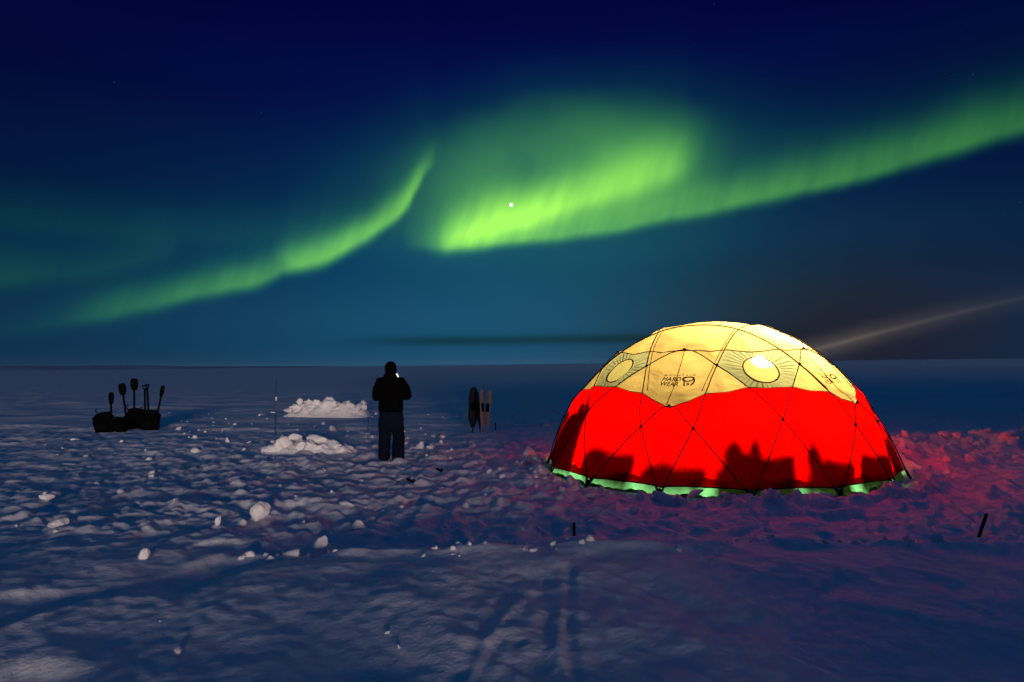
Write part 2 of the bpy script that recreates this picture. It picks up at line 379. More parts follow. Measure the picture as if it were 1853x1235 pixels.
# ------------------------------------------------------------------ ground: one sheet of snow out to the horizon
def edge_y(x): return 6.85 + .10*x*0 + .35*vnoise(x*.45, x*0+3.1, 40) + .12*vnoise(x*1.9, x*0+1.1, 41)
def height(x, y):
    x = np.asarray(x, float); y = np.asarray(y, float)
    d = np.hypot(x, y); rt_ = np.hypot(x-TX, y-TY)
    near = 1-ss(d, 24, 60)
    h = .075*fbm(x*.28, y*.28, 1, 3)*near + .30*fbm(x*.012, y*.03, 5, 3)*ss(d, 60, 400)
    # trampled camp ground: churned snow
    pad = ss(y-edge_y(x), -.12, .22)*ss(x, -3.2, -1.6)
    tramp = np.clip(ss(y, 6.2, 8.2)*(1-ss(y, 15.5, 20))*(1-.55*ss(-x, 3.5, 9)), 0, 1)
    tramp = np.maximum(tramp, .45*ss(y, 9.5, 12)*(1-ss(y, 19, 24)))
    b1 = 1-np.abs(fbm(x*1.25, y*1.0, 11, 3))*1.7
    b2 = fbm(x*3.1, y*2.4, 17, 3)
    h = h + tramp*(.042*b1 + .028*b2 + .018*vnoise(x*9, y*9, 23)+.007*vnoise(x*19, y*17, 24)) - .045*tramp
    lm = vnoise(x*2.3, y*2.0, 26); lm2 = vnoise(x*4.6+y, y*4.1, 27)
    h = h + tramp*(.052*np.clip(lm-.08, 0, 1)**.75 + .045*np.clip(lm2-.1, 0, 1)**.75)
    # pits of footprints
    fp = vnoise(x*2.0, y*1.5, 29); h = h - tramp*.075*ss(fp, .28, .6)
    h = h - .085*pad*(1-ss(y, 9, 12)*.5) + .05*np.exp(-((y-edge_y(x)+.12)/.16)**2)*ss(x, -3.4, -2)*(1-ss(x, 6, 8))*(.5+vnoise(x*2.3, y*2.3, 33))
    # wind-packed foreground
    fg = 1-ss(y, 5.8, 8)
    h = h + fg*(.034*fbm(x*.8+y*.2, y*.55, 45, 3) + .016*fbm(x*2.6+y*1.2, y*1.3-x*.6, 47, 3) + .007*vnoise(x*9+y*4, y*5-x*2, 52))
    hp = vnoise(x*.95, y*.8, 49); h = h - fg*.06*ss(hp, .22, .55)
    # sled and ski tracks running up towards the tent
    for (x0, x1, w, dp) in ((-.50, .26, .045, .035), (-.26, .34, .04, .030), (.02, .36, .05, .03), (.37, .42, .035, .045), (-.42, .30, .03, .022)):
        t = (y-3.6)/(6.4-3.6); xc = x0+(x1-x0)*t + .05*np.sin(y*1.7+x0*9)
        g = np.exp(-((x-xc)/w)**2) - .45*np.exp(-((np.abs(x-xc)-2.0*w)/w)**2)
        h = h - .32*dp*g*(1-ss(y, 5.2, 6.6))*(.55+.6*np.clip(fbm(x*3, y*2.2, 61, 2)+.4, 0, 1))
    tz = ss(y, 3.3, 4.2)*(1-ss(y, 5.6, 6.8))*np.exp(-((x-.1)/.5)**2)
    h = h + tz*.014*fbm(x*5, y*3.2, 63, 3)
    # snow banked round the foot of the tent, level floor inside
    ring = np.exp(-((rt_-3.18)/.26)**2); ta = np.degrees(np.arctan2(x-TX, TY-y))
    h = h + np.exp(-((rt_-3.1)/.2)**2)*(.10*np.exp(-((ta+3)/8)**2) + .10*np.exp(-((ta+78)/13)**2) + .06*np.exp(-((ta-52)/8)**2))*(.8+.5*vnoise(x*4, y*4, 73))
    h = h + ring*(.025 + .050*fbm(x*2.6, y*2.6, 71, 3))
    ins = 1-ss(rt_, 2.72, 2.98)
    h = h*(1-ins) + (TZ-.05)*ins
    # churned bank to the right of the tent
    bank = np.exp(-((y-13.4-.12*(x-7))/1.2)**2)*ss(x, 5.9, 7.4)*(1-ss(x, 13, 18))
    h = h + bank*(.27 + .2*fbm(x*1.6, y*1.6, 81, 4) + .05*fbm(x*5, y*5, 84, 2))
    # low drift far right
    h = h + .32*np.exp(-((y-33-.5*vnoise(x*.2, x*0, 91))/1.2)**2)*ss(x, 12, 17)*(1-ss(x, 45, 60))*(.6+.4*vnoise(x*.9, y*.4, 92))
    # drifts behind
    h = h + .05*np.clip(fbm(x*.35, y*.9, 95, 3), -.5, 1)*ss(y, 14, 20)*(1-ss(y, 45, 90))
    return h
def ground_sheet():
    ys = [-60,-45,-34,-26,-20,-15,-11,-8,-7,-6.4,-5.8,-5.4,-5,-4.6,-4.2,-3.8,-3.4,-3,-2.6,-2,-.8,0,.7,1.2,1.7,2.1,2.4,2.7,2.9,3.1]
    y = 3.2
    while y < 22: ys.append(y); y += max(.018, .0040*y)
    while y < 70: ys.append(y); y += .011*y
    while y < 60000: ys.append(y); y *= 1.11
    ys.append(60000); ys = np.array(ys)
    t = np.concatenate([-np.geomspace(6, .66, 34)[:-1], np.linspace(-.64, .64, 860), np.geomspace(.66, 6, 34)[1:]])
    wy = np.where(ys > 0, ys+6, 6-ys*.6)
    Xg = t[None, :]*wy[:, None]; Yg = np.repeat(ys[:, None], len(t), 1)
    Z = height(Xg, Yg)
    v = np.stack([Xg, Yg, Z], -1).reshape(-1, 3)
    nr, nc = Xg.shape; idx = np.arange(nr*nc).reshape(nr, nc)
    f = np.stack([idx[:-1, :-1], idx[:-1, 1:], idx[1:, 1:], idx[1:, :-1]], -1).reshape(-1, 4)
    return mesh_np('snow_ground', v, f)
ground = link('snow_ground', ground_sheet(), M_SNOW); tag(ground, 'wind-packed and trampled snow stretching to the horizon', None, kind='structure')
def hz(x, y): return float(height(np.array([x]), np.array([y]))[0])
def gp(px, py):
    """ground point under a photo pixel (iterated on the relief)"""
    p = onground(px, py)
    for _ in range(4): p = onground(px, py, hz(p.x, p.y))
    p.z = hz(p.x, p.y); return p

# far shore on the left horizon
def hills():
    v, f = [], []; n = 240
    for i in range(n+1):
        a = R(-75+ 62*i/n); e = min(1, max(0, (i/n-.02)*6))*min(1, (1-i/n)*2.2)
        hh = 2+ 46*e*(.9+.2*float(fbm(np.array([i*.09]), np.array([.3]), 3, 4)[0]))
        for dd, zz in ((4600, -4), (5000, hh*.8), (5400, hh), (6200, hh*.3-4)): v.append((math.sin(a)*dd, math.cos(a)*dd, zz))
    for i in range(n):
        for j in range(3): f.append((i*4+j, (i+1)*4+j, (i+1)*4+j+1, i*4+j+1))
    return mesh_np('hills', v, f)
M_HILL = pbr('far hazed shore', (.22,.36,.55), .95, scale=.004)  # pale blue albedo stands in for haze over the shore
tag(link('hills', hills(), M_HILL), 'low dark shore along the left horizon', None, kind='structure')
# added snow ridge out of view behind camera, keeping low moonlight off the tent
def ridge():
    n, mrows = 90, 14; v, f = [], []
    for i in range(n+1):
        x = 4.7 + 38*i/n + 150*(i/n)**3
        for j in range(mrows+1):
            u = -1+2*j/mrows; prof = max(0, 1-abs(u)**1.6)
            yy = -14.5 + u*4.5 + .3*float(vnoise(np.array([x*.3]), np.array([u]), 8)[0])
            hh = 6.0*prof*min(1, (i+1)/7)*min(1, (n-i+1)/12)*(1+.3*float(fbm(np.array([x*.5]), np.array([u*1.5]), 12, 3)[0]))
            v.append((x, yy, hh-.25))
    k = mrows+1
    for i in range(n):
        for j in range(mrows): f.append((i*k+j, (i+1)*k+j, (i+1)*k+j+1, i*k+j+1))
    return mesh_np('added_shade_ridge', v, f)
tag(link('added_shade_ridge', ridge(), M_SNOW), 'long unseen snow ridge added to shade the tent', None, kind='structure')

# ------------------------------------------------------------------ snow clods
def chunk_proto(seed, n=14, sq=(1,1,.75)):
    rg = np.random.default_rng(seed); bm = bmesh.new()
    p = rg.normal(size=(n, 3)); p /= np.linalg.norm(p, axis=1)[:, None]; p *= rg.uniform(.75, 1.0, (n, 1))*np.array(sq)
    for q in p: bm.verts.new(q)
    bmesh.ops.convex_hull(bm, input=bm.verts[:])
    bmesh.ops.delete(bm, geom=[q for q in bm.verts if not q.link_faces], context='VERTS')
    bmesh.ops.triangulate(bm, faces=bm.faces[:])
    bm.verts.ensure_lookup_table(); bm.verts.index_update()
    v = np.array([q.co for q in bm.verts]); f = np.array([[x.index for x in t.verts] for t in bm.faces]); bm.free(); return v, f
def block_mesh(name, seed, size, n=16, rough=.06):
    """one larger lump: hull, bevelled, subdivided and roughened"""
    v, f = chunk_proto(seed, n); bm = bmesh.new(); vs = [bm.verts.new(q) for q in v]
    for t in f: bm.faces.new([vs[i] for i in t])
    bmesh.ops.recalc_face_normals(bm, faces=bm.faces[:])
    for _ in range(3):
        bmesh.ops.subdivide_edges(bm, edges=bm.edges[:], cuts=1, use_grid_fill=True)
        bmesh.ops.triangulate(bm, faces=bm.faces[:])
        if _ < 2: bmesh.ops.smooth_vert(bm, verts=bm.verts[:], factor=.35, use_axis_x=True, use_axis_y=True, use_axis_z=True)
    co = np.array([q.co for q in bm.verts]); kk = fbm(co[:, 0]*2.2+co[:, 2]*1.7+seed, co[:, 1]*2.2-co[:, 2], 5, 3)
    for q, k in zip(bm.verts, kk): q.co = q.co*(1+rough*2*float(k))
    for q in bm.verts: q.co = Vector((q.co.x*size[0], q.co.y*size[1], q.co.z*size[2]))
    me = bpy.data.meshes.new(name); bm.to_mesh(me); bm.free()
    me.polygons.foreach_set('use_smooth', np.full(len(me.polygons), True, dtype=bool)); return me
PROT = [chunk_proto(100+i, 10+i % 7, (1, .9, .7)) for i in range(14)]
def clods():
    V, F, XY = [], [], []; base = 0; cnt = 0
    def put(x, y, s, sink=.5):
        nonlocal base, cnt
        v, f = PROT[RNG.integers(len(PROT))]
        q = Quaternion(Vector(RNG.normal(size=3)).normalized(), RNG.uniform(0, 6.28)).to_matrix()
        w = (v*np.array([1, 1, RNG.uniform(.6, 1)])) @ np.array(q).T * s
        w = w + np.array([x, y, s*(.55-sink)]); V.append(w); F.append(f+base); base += len(v); cnt += 1; XY.append((x, y))
    def sz(): return float(np.clip(RNG.lognormal(-3.15, .6), .012, .17))
    for _ in range(320):                                   # churned ground
        y = RNG.uniform(7.2, 18); x = RNG.uniform(-.62*y-1, .70*y)
        if math.hypot(x-TX, y-TY) < 3.0: continue
        if RNG.uniform() > (1.0 if -3.5 < x < 2.5 else .55): continue
        put(x, y, sz()*(.8+.02*y))
    for _ in range(210):                                   # broken edge of the dug-out pad
        x = RNG.uniform(-2.6, 6.2); y = float(edge_y(np.array([x]))[0]) + RNG.normal()*.16
        put(x, y, sz()*.75)
    for _ in range(300):                                   # banked round the tent
        a = R(RNG.uniform(-115, 75)); r = RNG.normal()*.13+3.12
        if r < 2.96: continue
        put(TX+r*math.sin(a), TY-r*math.cos(a), sz()*1.7, .68)
    for _ in range(320):                                   # right-hand bank
        x = RNG.uniform(6.0, 12.5); y = 13.3+.12*(x-7)+RNG.normal()*.7
        if math.hypot(x-TX, y-TY) < 3.0: continue
        put(x, y, sz()*1.6)
    for _ in range(16):                                   # odd crumbs in the foreground
        y = RNG.uniform(4, 7); x = RNG.uniform(-.75*y, .6*y); put(x, y, sz()*.4, .55)
    for _ in range(160):
        y = RNG.uniform(16, 27); x = RNG.uniform(-.5*y, .1*y); put(x, y, sz()*1.3)
    XY = np.array(XY); HH = height(XY[:, 0], XY[:, 1])
    for w, h_ in zip(V, HH): w[:, 2] += h_
    me = mesh_np('snow_clods', np.concatenate(V), np.concatenate(F), smooth=True); return me
tag(link('snow_clods', clods(), M_SNOWB), 'countless small clods of broken snow over the camp ground', 'snow clods', kind='stuff')

# single lumps one can point to
def lump(px, py, size, seed, label, rz=0.0, lift=.45, rough=.06, taper=0.0):
    size = tuple(1.6*k for k in size); p = gp(px, py); o = link('snow_block', block_mesh('snow_block', seed, size, rough=rough), M_SNOWB)
    for q in o.data.vertices:
        k = 1-taper*max(-.4, q.co.z/size[2]); q.co.x *= k; q.co.y *= k
    o.location = (p.x, p.y, p.z+size[2]*lift); o.rotation_euler = (0, 0, rz)
    tag(o, label, 'snow block', 'loose snow blocks in the foreground'); return o
lump(582, 1000, (.088,.085,.125), 31, 'bright pointed snow block, nearest of the lit blocks left of the tent', .3, lift=.22, taper=.5)
lump(472, 948, (.095,.09,.145), 55, 'tall lumpy snow block farther back left of the bright pointed one', 1.2)
lump(438, 948, (.055,.05,.045), 62, 'low grey snow lump touching the left side of the tall block', 0)
lump(396, 952, (.035,.034,.055), 47, 'small egg-shaped snow lump left of the tall lumpy block', 0)
lump(260, 1012, (.055,.05,.06), 91, 'small peaked snow lump alone on the left foreground', .4, taper=.6)
lump(322, 1182, (.026,.025,.022), 73, 'tiny pale snow lump near the bottom left edge', .4)
lump(82, 908, (.09,.06,.05), 74, 'slanted snow lump near the left edge of the picture', .9)
lump(108, 950, (.10,.07,.05), 75, 'flat snow lump below the slanted one near the left edge', .1)
lump(1150, 929, (.05,.05,.05), 77, 'pale snow lump in the trench before the green skirt', .4)
lump(1265, 868+38, (.12,.09,.08), 78, 'large pale snow lump against the front of the tent', .2)

# two heaps
def heap(name, label, cx, cy, wx, wy, h, blocks, seed, parentz=0.0):
    n = 60; m_ = 34
    u, w = np.meshgrid(np.linspace(-1, 1, n+1), np.linspace(-1, 1, m_+1), indexing='ij')
    e = np.clip(1-np.abs(u)**3-.15*vnoise(u*4+seed, u*0+.5, 2), 0, None)**.7*np.clip(1-np.abs(w)**1.8, 0, None)
    z = h*e*(1+.42*fbm(u*3.2+seed, w*2.2+seed, 7, 4)) + .03*fbm(u*16, w*11, 9, 2)*(e > .05)
    v = np.stack([u*wx, w*wy, z-.05], -1).reshape(-1, 3)
    f = [(i*(m_+1)+j, (i+1)*(m_+1)+j, (i+1)*(m_+1)+j+1, i*(m_+1)+j+1) for i in range(n) for j in range(m_)]
    o = link(name, mesh_np(name, v, f), M_SNOWB); o.location = (cx, cy, hz(cx, cy)); tag(o, label, 'snow heap', 'heaps of dug snow')
    for i, (bx_, by_, bz_, s, sd) in enumerate(blocks):
        q = link('block', block_mesh('block', sd, tuple(1.3*k for k in s), rough=.07), M_SNOWB, o); q.location = (bx_, by_, bz_); q.rotation_euler = (.2*(i % 3-1), .25*(i % 2), i*1.3)
    return o
p = onground(585, 756); RS = np.random.default_rng(3)
blk = []
for i in range(26):
    u = -1.25+2.6*i/25; blk.append((u, RS.uniform(-.35, .1), .31+RS.uniform(-.12, .20)+(.12 if -1 < u < .2 else 0)*(.5+u*0), (RS.uniform(.10,.19), RS.uniform(.1,.16), RS.uniform(.09,.17)), 200+i))
heap('snow_heap', 'long pale heap of dug snow standing farther back beside the marker pole', p.x, p.y+.5, 1.50, .62, .56, blk, 3.3)
p = onground(548, 822)
blk = [(x_*1.05, y_, z_*1.0-.01, tuple(1.2*k for k in s_), n_) for x_, y_, z_, s_, n_ in [(-.62,-.20,.12,(.20,.14,.11),301),(-.40,-.22,.20,(.19,.16,.17),302),(-.27,-.05,.33,(.17,.14,.085),303),(-.05,-.22,.15,(.12,.11,.12),304),(.12,-.24,.16,(.2,.14,.15),305),
       (.20,-.08,.28,(.19,.13,.09),306),(.36,-.28,.11,(.13,.11,.14),307),(.56,-.16,.17,(.13,.1,.13),308),(.70,-.22,.08,(.14,.1,.09),309),(-.78,-.14,.05,(.16,.1,.06),310),(-.2,-.33,.06,(.12,.09,.07),311),(.05,-.36,.05,(.1,.08,.06),312)]]
heap('snow_heap', 'low warm-lit heap of broken snow blocks left of the standing person', p.x, p.y+.35, 1.0, .55, .27, blk, 8.1)
p = onground(765, 808)
blk = [(-.05,-.12,.16,(.10,.1,.11),321),(.14,-.14,.1,(.13,.1,.08),322),(-.2,-.16,.06,(.1,.08,.06),323),(.34,-.1,.06,(.11,.09,.06),324)]
heap('snow_heap', 'small peaked heap of snow just right of the standing person', p.x, p.y+.2, .5, .34, .17, blk, 5.2)

# ------------------------------------------------------------------ the dome tent
tent = empty('dome_tent', (TX, TY, TZ), R(TROT)); tag(tent, 'glowing red and yellow geodesic dome tent pitched on the snow', 'tent')
def cat(pts, n=14):
    pts = np.array(pts, float); q = np.vstack([2*pts[0]-pts[1], pts, 2*pts[-1]-pts[-2]]); out = []
    for i in range(1, len(q)-2):
        for t in np.linspace(0, 1, n, endpoint=False):
            a, b, c, d = q[i-1:i+3]; out.append(.5*((2*b)+(c-a)*t+(2*a-5*b+4*c-d)*t*t+(3*b-a-3*c+d)*t**3))
    out.append(q[-2]); return np.array(out)
def onto(P, off):
    P = np.asarray(P); r = np.hypot(P[:, 0], P[:, 1]); ps = np.degrees(np.arctan2(P[:, 2], r)); s = (rho(ps)+off)/np.hypot(r, P[:, 2])
    return P*s[:, None]
def path(nodes, off): return onto(cat([dome(c, p) for c, p in nodes]), off)
def set1(c0): return [(c0,PSI['F']),(c0+CC['G'],PSI['G']),(c0+CC['D'],PSI['D']),(c0+CC['C'],PSI['C']),(c0+36,PSI['O']),(c0+72,69.5),(c0+108,PSI['O']),(c0+144-CC['C'],PSI['C']),(c0+144-CC['D'],PSI['D']),(c0+144-CC['G'],PSI['G']),(c0+144,PSI['F'])]
def set2(c0): return [(c0-48,PSI['F']),(c0-36,PSI['M']),(c0-CC['I'],PSI['I']),(c0-CC['C'],PSI['C']),(c0,PSI['A']),(c0+CC['C'],PSI['C']),(c0+CC['I'],PSI['I']),(c0+36,PSI['M']),(c0+48,PSI['F'])]
def set3(c0): return [(c0-24,PSI['F']),(c0-CC['G'],PSI['G']),(c0,PSI['E']),(c0+CC['G'],PSI['G']),(c0+24,PSI['F'])]
POLES = []
for k_ in range(5):
    for fn in (set1, set2, set3): POLES.append((fn, 72*k_))
PP = [path(fn(c0), 0.0) for fn, c0 in POLES]
PALL = np.concatenate(PP)
def fab(c, psi, off=0.0, sag=.050):
    """fabric surface: tight over the poles, sagging between them"""
    P = dome(c, psi); sh = P.shape; Q = P.reshape(-1, 3); dm = np.empty(len(Q))
    for i in range(0, len(Q), 2000):
        dm[i:i+2000] = np.sqrt(((Q[i:i+2000, None, :]-PALL[None])**2).sum(-1).min(1))
    s = -sag*(1-np.exp(-(dm/.22)**2)) - .012 + off
    nrm = Q/np.linalg.norm(Q, axis=1)[:, None]
    wr = .006*fbm(np.asarray(c).reshape(-1)*.16, np.asarray(psi).reshape(-1)*.35, 55, 3)*(dm > .05)
    return (Q + nrm*(s+wr)[:, None]).reshape(sh)
def sheet(cs, lo, hi, n):
    """grid between two curves of psi over the angles cs -> verts (len(cs), n+1), faces"""
    cs = np.asarray(cs, float); t = np.linspace(0, 1, n+1)
    C2 = np.repeat(cs[:, None], n+1, 1); P2 = lo[:, None]*(1-t)+hi[:, None]*t
    idx = np.arange(C2.size).reshape(C2.shape)
    f = np.stack([idx[:-1, :-1], idx[1:, :-1], idx[1:, 1:], idx[:-1, 1:]], -1).reshape(-1, 4)
    return C2, P2, f
def polepsi(fn, c0, cs, lo, hi):
    P = path(fn(c0), 0); c = np.degrees(np.arctan2(P[:, 0], -P[:, 1])); ps = np.degrees(np.arctan2(P[:, 2], np.hypot(P[:, 0], P[:, 1])))
    mk = (c >= lo-2) & (c <= hi+2) & (ps > 15); c, ps = c[mk], ps[mk]; o = np.argsort(c); return np.interp(cs, c[o], ps[o])
def bound(c):
    a = np.abs(((np.asarray(c, float)+36) % 72)-36); return np.interp(a, [0, CC['D'], CC['I'], 36], [PSI['E']-.5, PSI['D']+.3, PSI['I'], PSI['I']+.35])
# c at which the first family of poles crosses the ring seam
P1 = path(set1(0), 0); c1 = np.degrees(np.arctan2(P1[:, 0], -P1[:, 1])); s1 = np.degrees(np.arctan2(P1[:, 2], np.hypot(P1[:, 0], P1[:, 1])))
mk = (c1 > 10) & (c1 < 36); CX = float(np.interp(PSI['A'], s1[mk], c1[mk]))
def grid_obj(name, parts, mat, parent, off=0.0, sag=.05):
    V, F, b = [], [], 0
    for C2, P2, f in parts:
        v = fab(C2, P2, off, sag).reshape(-1, 3); V.append(v); F.append(f+b); b += len(v)
    return link(name, mesh_np(name, np.concatenate(V), np.concatenate(F)), mat, parent)
def vlow(cs):
    a = np.abs(cs-36); c = 36-a
    return np.where(a <= 36-CC['I'], bound(c), polepsi(set2, 0, c, CC['C'], CC['I']))
def vhigh(cs):
    c = 36-np.abs(cs-36)
    return np.where(c >= CX, PSI['A'], polepsi(set1, 0, c, CC['C'], CX))
VC, VPSI, VR = 36.0, 41.6, .262
def seam(pts, name, parent, r=.009, mat=None):
    mb = MB(); mb.tube([tuple(q) for q in pts], r, 5); return mb.build(name, mat or M_SEAM, parent)
def textmesh(s, size, space=1.0, ext=False):
    cu = bpy.data.curves.new('t', 'FONT'); cu.body = s; cu.size = size; cu.space_character = space; cu.align_x = 'LEFT'; cu.offset = size*.022
    ob = bpy.data.objects.new('t', cu); COL.objects.link(ob)
    me = bpy.data.meshes.new_from_object(ob.evaluated_get(bpy.context.evaluated_depsgraph_get()))
    v = np.array([q.co for q in me.vertices]); f = [tuple(p.vertices) for p in me.polygons]
    bpy.data.objects.remove(ob); bpy.data.curves.remove(cu); bpy.data.meshes.remove(me); return v, f
def logo_geo():
    """flat artwork, x right, y up, metres"""
    V, F = [], []
    def add(v, f, dx, dy, w=None, h=None, sk=0.0):
        v = v.copy(); v[:, 0] -= v[:, 0].min(); v[:, 1] -= v[:, 1].min()
        if w: v[:, 0] *= w/v[:, 0].max()
        if h: v[:, 1] *= h/v[:, 1].max()
        v[:, 0] += v[:, 1]*sk
        b = len(V); V.extend([(q[0]+dx, q[1]+dy) for q in v]); F.extend([tuple(i+b for i in p) for p in f])
    add(*textmesh('MOUNTAIN', .05, 1.8), .03, .205, .52, .032)
    add(*textmesh('HARD', .1, 1.05), .02, .105, .30, .085, .15)
    add(*textmesh('WEAR', .1, 1.05), .0, .010, .30, .085, .15)
    def ribbon(pts, w):
        b = len(V); n = len(pts)
        for i, p in enumerate(pts):
            a = np.array(pts[max(0, i-1)]); c = np.array(pts[min(n-1, i+1)]); t = (c-a)/np.linalg.norm(c-a); ww = w[i] if hasattr(w, '__len__') else w
            V.append((p[0]-t[1]*ww, p[1]+t[0]*ww)); V.append((p[0]+t[1]*ww, p[1]-t[0]*ww))
        for i in range(n-1): F.append((b+2*i, b+2*i+1, b+2*i+3, b+2*i+2))
    th = np.linspace(0, 2*math.pi, 29)                   # a nut seen at a slant: ring on top, broken flank under it
    ribbon([(.445+.088*math.cos(a), .145+.042*math.sin(a)) for a in th], [.011+.005*abs(math.cos(a)) for a in th])
    ribbon([(.535,.14),(.545,.105),(.535,.065),(.505,.03)], .013)
    ribbon([(.385,.10),(.39,.05),(.40,.008)], .010)
    ribbon([(.425,.055),(.445,.06),(.462,.052),(.455,.03),(.43,.03)], .010)
    ribbon([(.49,.028),(.505,.018)], .012)
    return np.array(V), F
LV, LF = logo_geo()
for k_ in range(5):
    c0 = 72*k_
    # yellow panel carrying the print
    cs = np.linspace(-CC['C'], CC['C'], 57); parts = [sheet(c0+cs, bound(cs), np.full(57, PSI['A']), 46)]
    cs = np.linspace(CC['C'], CC['I'], 22); lo, hi = bound(cs), np.maximum(polepsi(set2, 0, cs, CC['C'], CC['I']), bound(cs))
    hi[0] = PSI['C']
    parts += [sheet(c0+cs, lo, hi, 24), sheet(c0-cs[::-1], lo[::-1], hi[::-1], 24)]
    cs = np.linspace(CC['C'], CX, 12); lo = polepsi(set1, 0, cs, CC['C'], CX); lo[0] = PSI['C']; hi = np.full(12, PSI['A'])
    parts += [sheet(c0+cs, np.minimum(lo, hi), hi, 12), sheet(c0-cs[::-1], np.minimum(lo, hi)[::-1], hi, 12)]
    pan = grid_obj('roof_panel', parts, M_YEL, tent)
    # print, mapped onto the panel
    w = .60; sx = (LV[:, 0]-.29); sy = LV[:, 1]-.12
    psi0 = 36.9; lc = c0+.6; rr = float(rho(psi0))
    cc = lc + np.degrees(sx*.93/(rr*math.cos(R(psi0)))); pp = psi0 + np.degrees(sy*1.0/rr)
    lv = fab(cc, pp, .006); link('logo_print', mesh_np('logo_print', lv, LF), M_PRINT, pan)
    # seam down the middle of the panel, and pole sleeve stitching
    t = np.linspace(0, 1, 16); seam(fab(c0+1.5*t*0+ -1.2*t, PSI['A']-.5-(PSI['A']-PSI['E']-1)*t, .004), 'seam', pan, .006)
    # olive vent panel with a round mesh window
    cs = np.linspace(CC['C']+.02, 72-CC['C']-.02, 121); lo, hi = vlow(cs), vhigh(cs); hi = np.maximum(hi, lo+.01)
    C2, P2, f = sheet(cs, lo, hi, 56)
    ctr = dome(VC, VPSI); e1 = np.array([math.cos(R(VC)), math.sin(R(VC)), 0]); nn = ctr/np.linalg.norm(ctr); e2 = np.cross(nn, e1); e2 *= np.sign(e2[2])
    flat = fab(C2, P2).reshape(-1, 3); qa = (flat-ctr) @ e1; qb = (flat-ctr) @ e2; rr_2 = np.hypot(qa, qb*1.0); th = np.arctan2(qb, qa)
    ple = np.clip(np.cos(th*34+1.6*np.sin(th*5))-.25, 0, 1)*ss(rr_2, VR, VR+.05)*(1-ss(rr_2, VR+.16+.06*np.sin(th*7), VR+.34))
    ple = ple*(.6+.4*np.sin(th*3+1))
    nrm = flat/np.linalg.norm(flat, axis=1)[:, None]
    v = flat + nrm*(ple*.018)[:, None]
    fc = rr_2[f].mean(1) > VR-.006
    rot = Matrix.Rotation(R(c0), 3, 'Z'); vv = v @ np.array(rot).T
    me = mesh_np('vent_panel', vv, f[fc]); at = me.attributes.new('pleat', 'FLOAT', 'POINT'); at.data.foreach_set('value', np.clip(ple*1.3, 0, 1).astype(np.float32))
    vp = link('vent_panel', me, M_VENT, tent)
    ring = []; disc = [tuple(rot @ Vector(ctr*.985))]; df = []
    nseg = 48
    for rad in (.12, VR*.75, VR):
        for j in range(nseg):
            a = 2*math.pi*j/nseg; q = ctr+e1*rad*math.cos(a)+e2*rad*math.sin(a); r_ = math.hypot(q[0], q[1]); ps = math.degrees(math.atan2(q[2], r_))
            q2 = q/np.linalg.norm(q)*(float(rho(ps))-.05)
            disc.append(tuple(rot @ Vector(q2)))
    for j in range(nseg): df.append((0, 1+j, 1+(j+1) % nseg))
    for lv_ in range(2):
        for j in range(nseg):
            a_, b_ = 1+lv_*nseg+j, 1+lv_*nseg+(j+1) % nseg; df.append((a_, a_+nseg, b_+nseg, b_))
    link('vent_window', mesh_np('vent_window', disc, df), M_VENTC, vp)
    seam([Vector(q) for q in disc[1+2*nseg:]]+[Vector(disc[1+2*nseg])], 'rim', vp, .010)
    # red wall panel under it, with a round port
    cs = np.linspace(-36, 36, 145); a24 = np.abs(((cs+12) % 24)-12)
    hem = np.interp(a24, [0, 1.2, 5, 12], [1.4, 1.7, 1.95, 2.0])
    C2, P2, f = sheet(c0+cs, hem, bound(cs)-.02, 60)
    wall = grid_obj('wall_panel', [(C2, P2, f)], M_RED, tent)
    pc, pps, prr = c0+.5, 15.0, .20
    pv, pf = [], []
    for rad in (0, .1, prr):
        for j in range(40):
            a = 2*math.pi*j/40; pv.append(fab(np.array(pc+math.degrees(rad*math.cos(a)/2.55)), np.array(pps+math.degrees(rad*1.15*math.sin(a)/2.6)), -.010))
    for l_ in range(2):
        for j in range(40): pf.append((l_*40+j, l_*40+(j+1) % 40, (l_+1)*40+(j+1) % 40, (l_+1)*40+j))
    link('port_window', mesh_np('port_window', np.array(pv).reshape(-1, 3), pf), M_PORT, wall)
    # taped joint between red and yellow
    cs = np.linspace(-36, 36, 90); seam(fab(c0+cs, bound(cs), .004), 'joint_seam', wall, .008)
    # hem cord
    cs = np.linspace(-36, 36, 73); a24 = np.abs(((cs+12) % 24)-12); hem = np.interp(a24, [0, 1.2, 5, 12], [1.4, 1.7, 1.95, 2.0])
    seam(fab(c0+cs, hem, .002), 'hem', wall, .009, M_POLE)
# crown
cs = np.linspace(0, 360, 241); crown = grid_obj('crown_panel', [sheet(cs, np.full(241, PSI['A']), np.full(241, 89.9), 40)], M_YEL, tent)
seam(fab(cs, np.full(241, PSI['A']), .004), 'ring_seam', crown, .008)
# poles
for (fn, c0), P in zip(POLES, PP):
    mb = MB(); mb.tube([tuple(q) for q in onto(P, .012)], .0085, 6); mb.build('pole', M_POLE, tent)
    if fn is set1:                                       # sleeve stitching beside the pole, on the yellow part
        for sgn in (-1,):
            nodes = [(c0+CC['D']+sgn*1.3,PSI['D']+1.5),(c0+CC['C']+sgn*1.5,PSI['C']),(c0+36+sgn*4,PSI['O'])]
            seam(onto(cat([dome(c, p_) for c, p_ in nodes]), -.006), 'sleeve_seam', crown, .006)
            nodes = [(c0+144-CC['D']-sgn*1.3,PSI['D']+1.5),(c0+144-CC['C']-sgn*1.5,PSI['C']),(c0+108-sgn*4,PSI['O'])]
            seam(onto(cat([dome(c, p_) for c, p_ in nodes]), -.006), 'sleeve_seam', crown, .006)
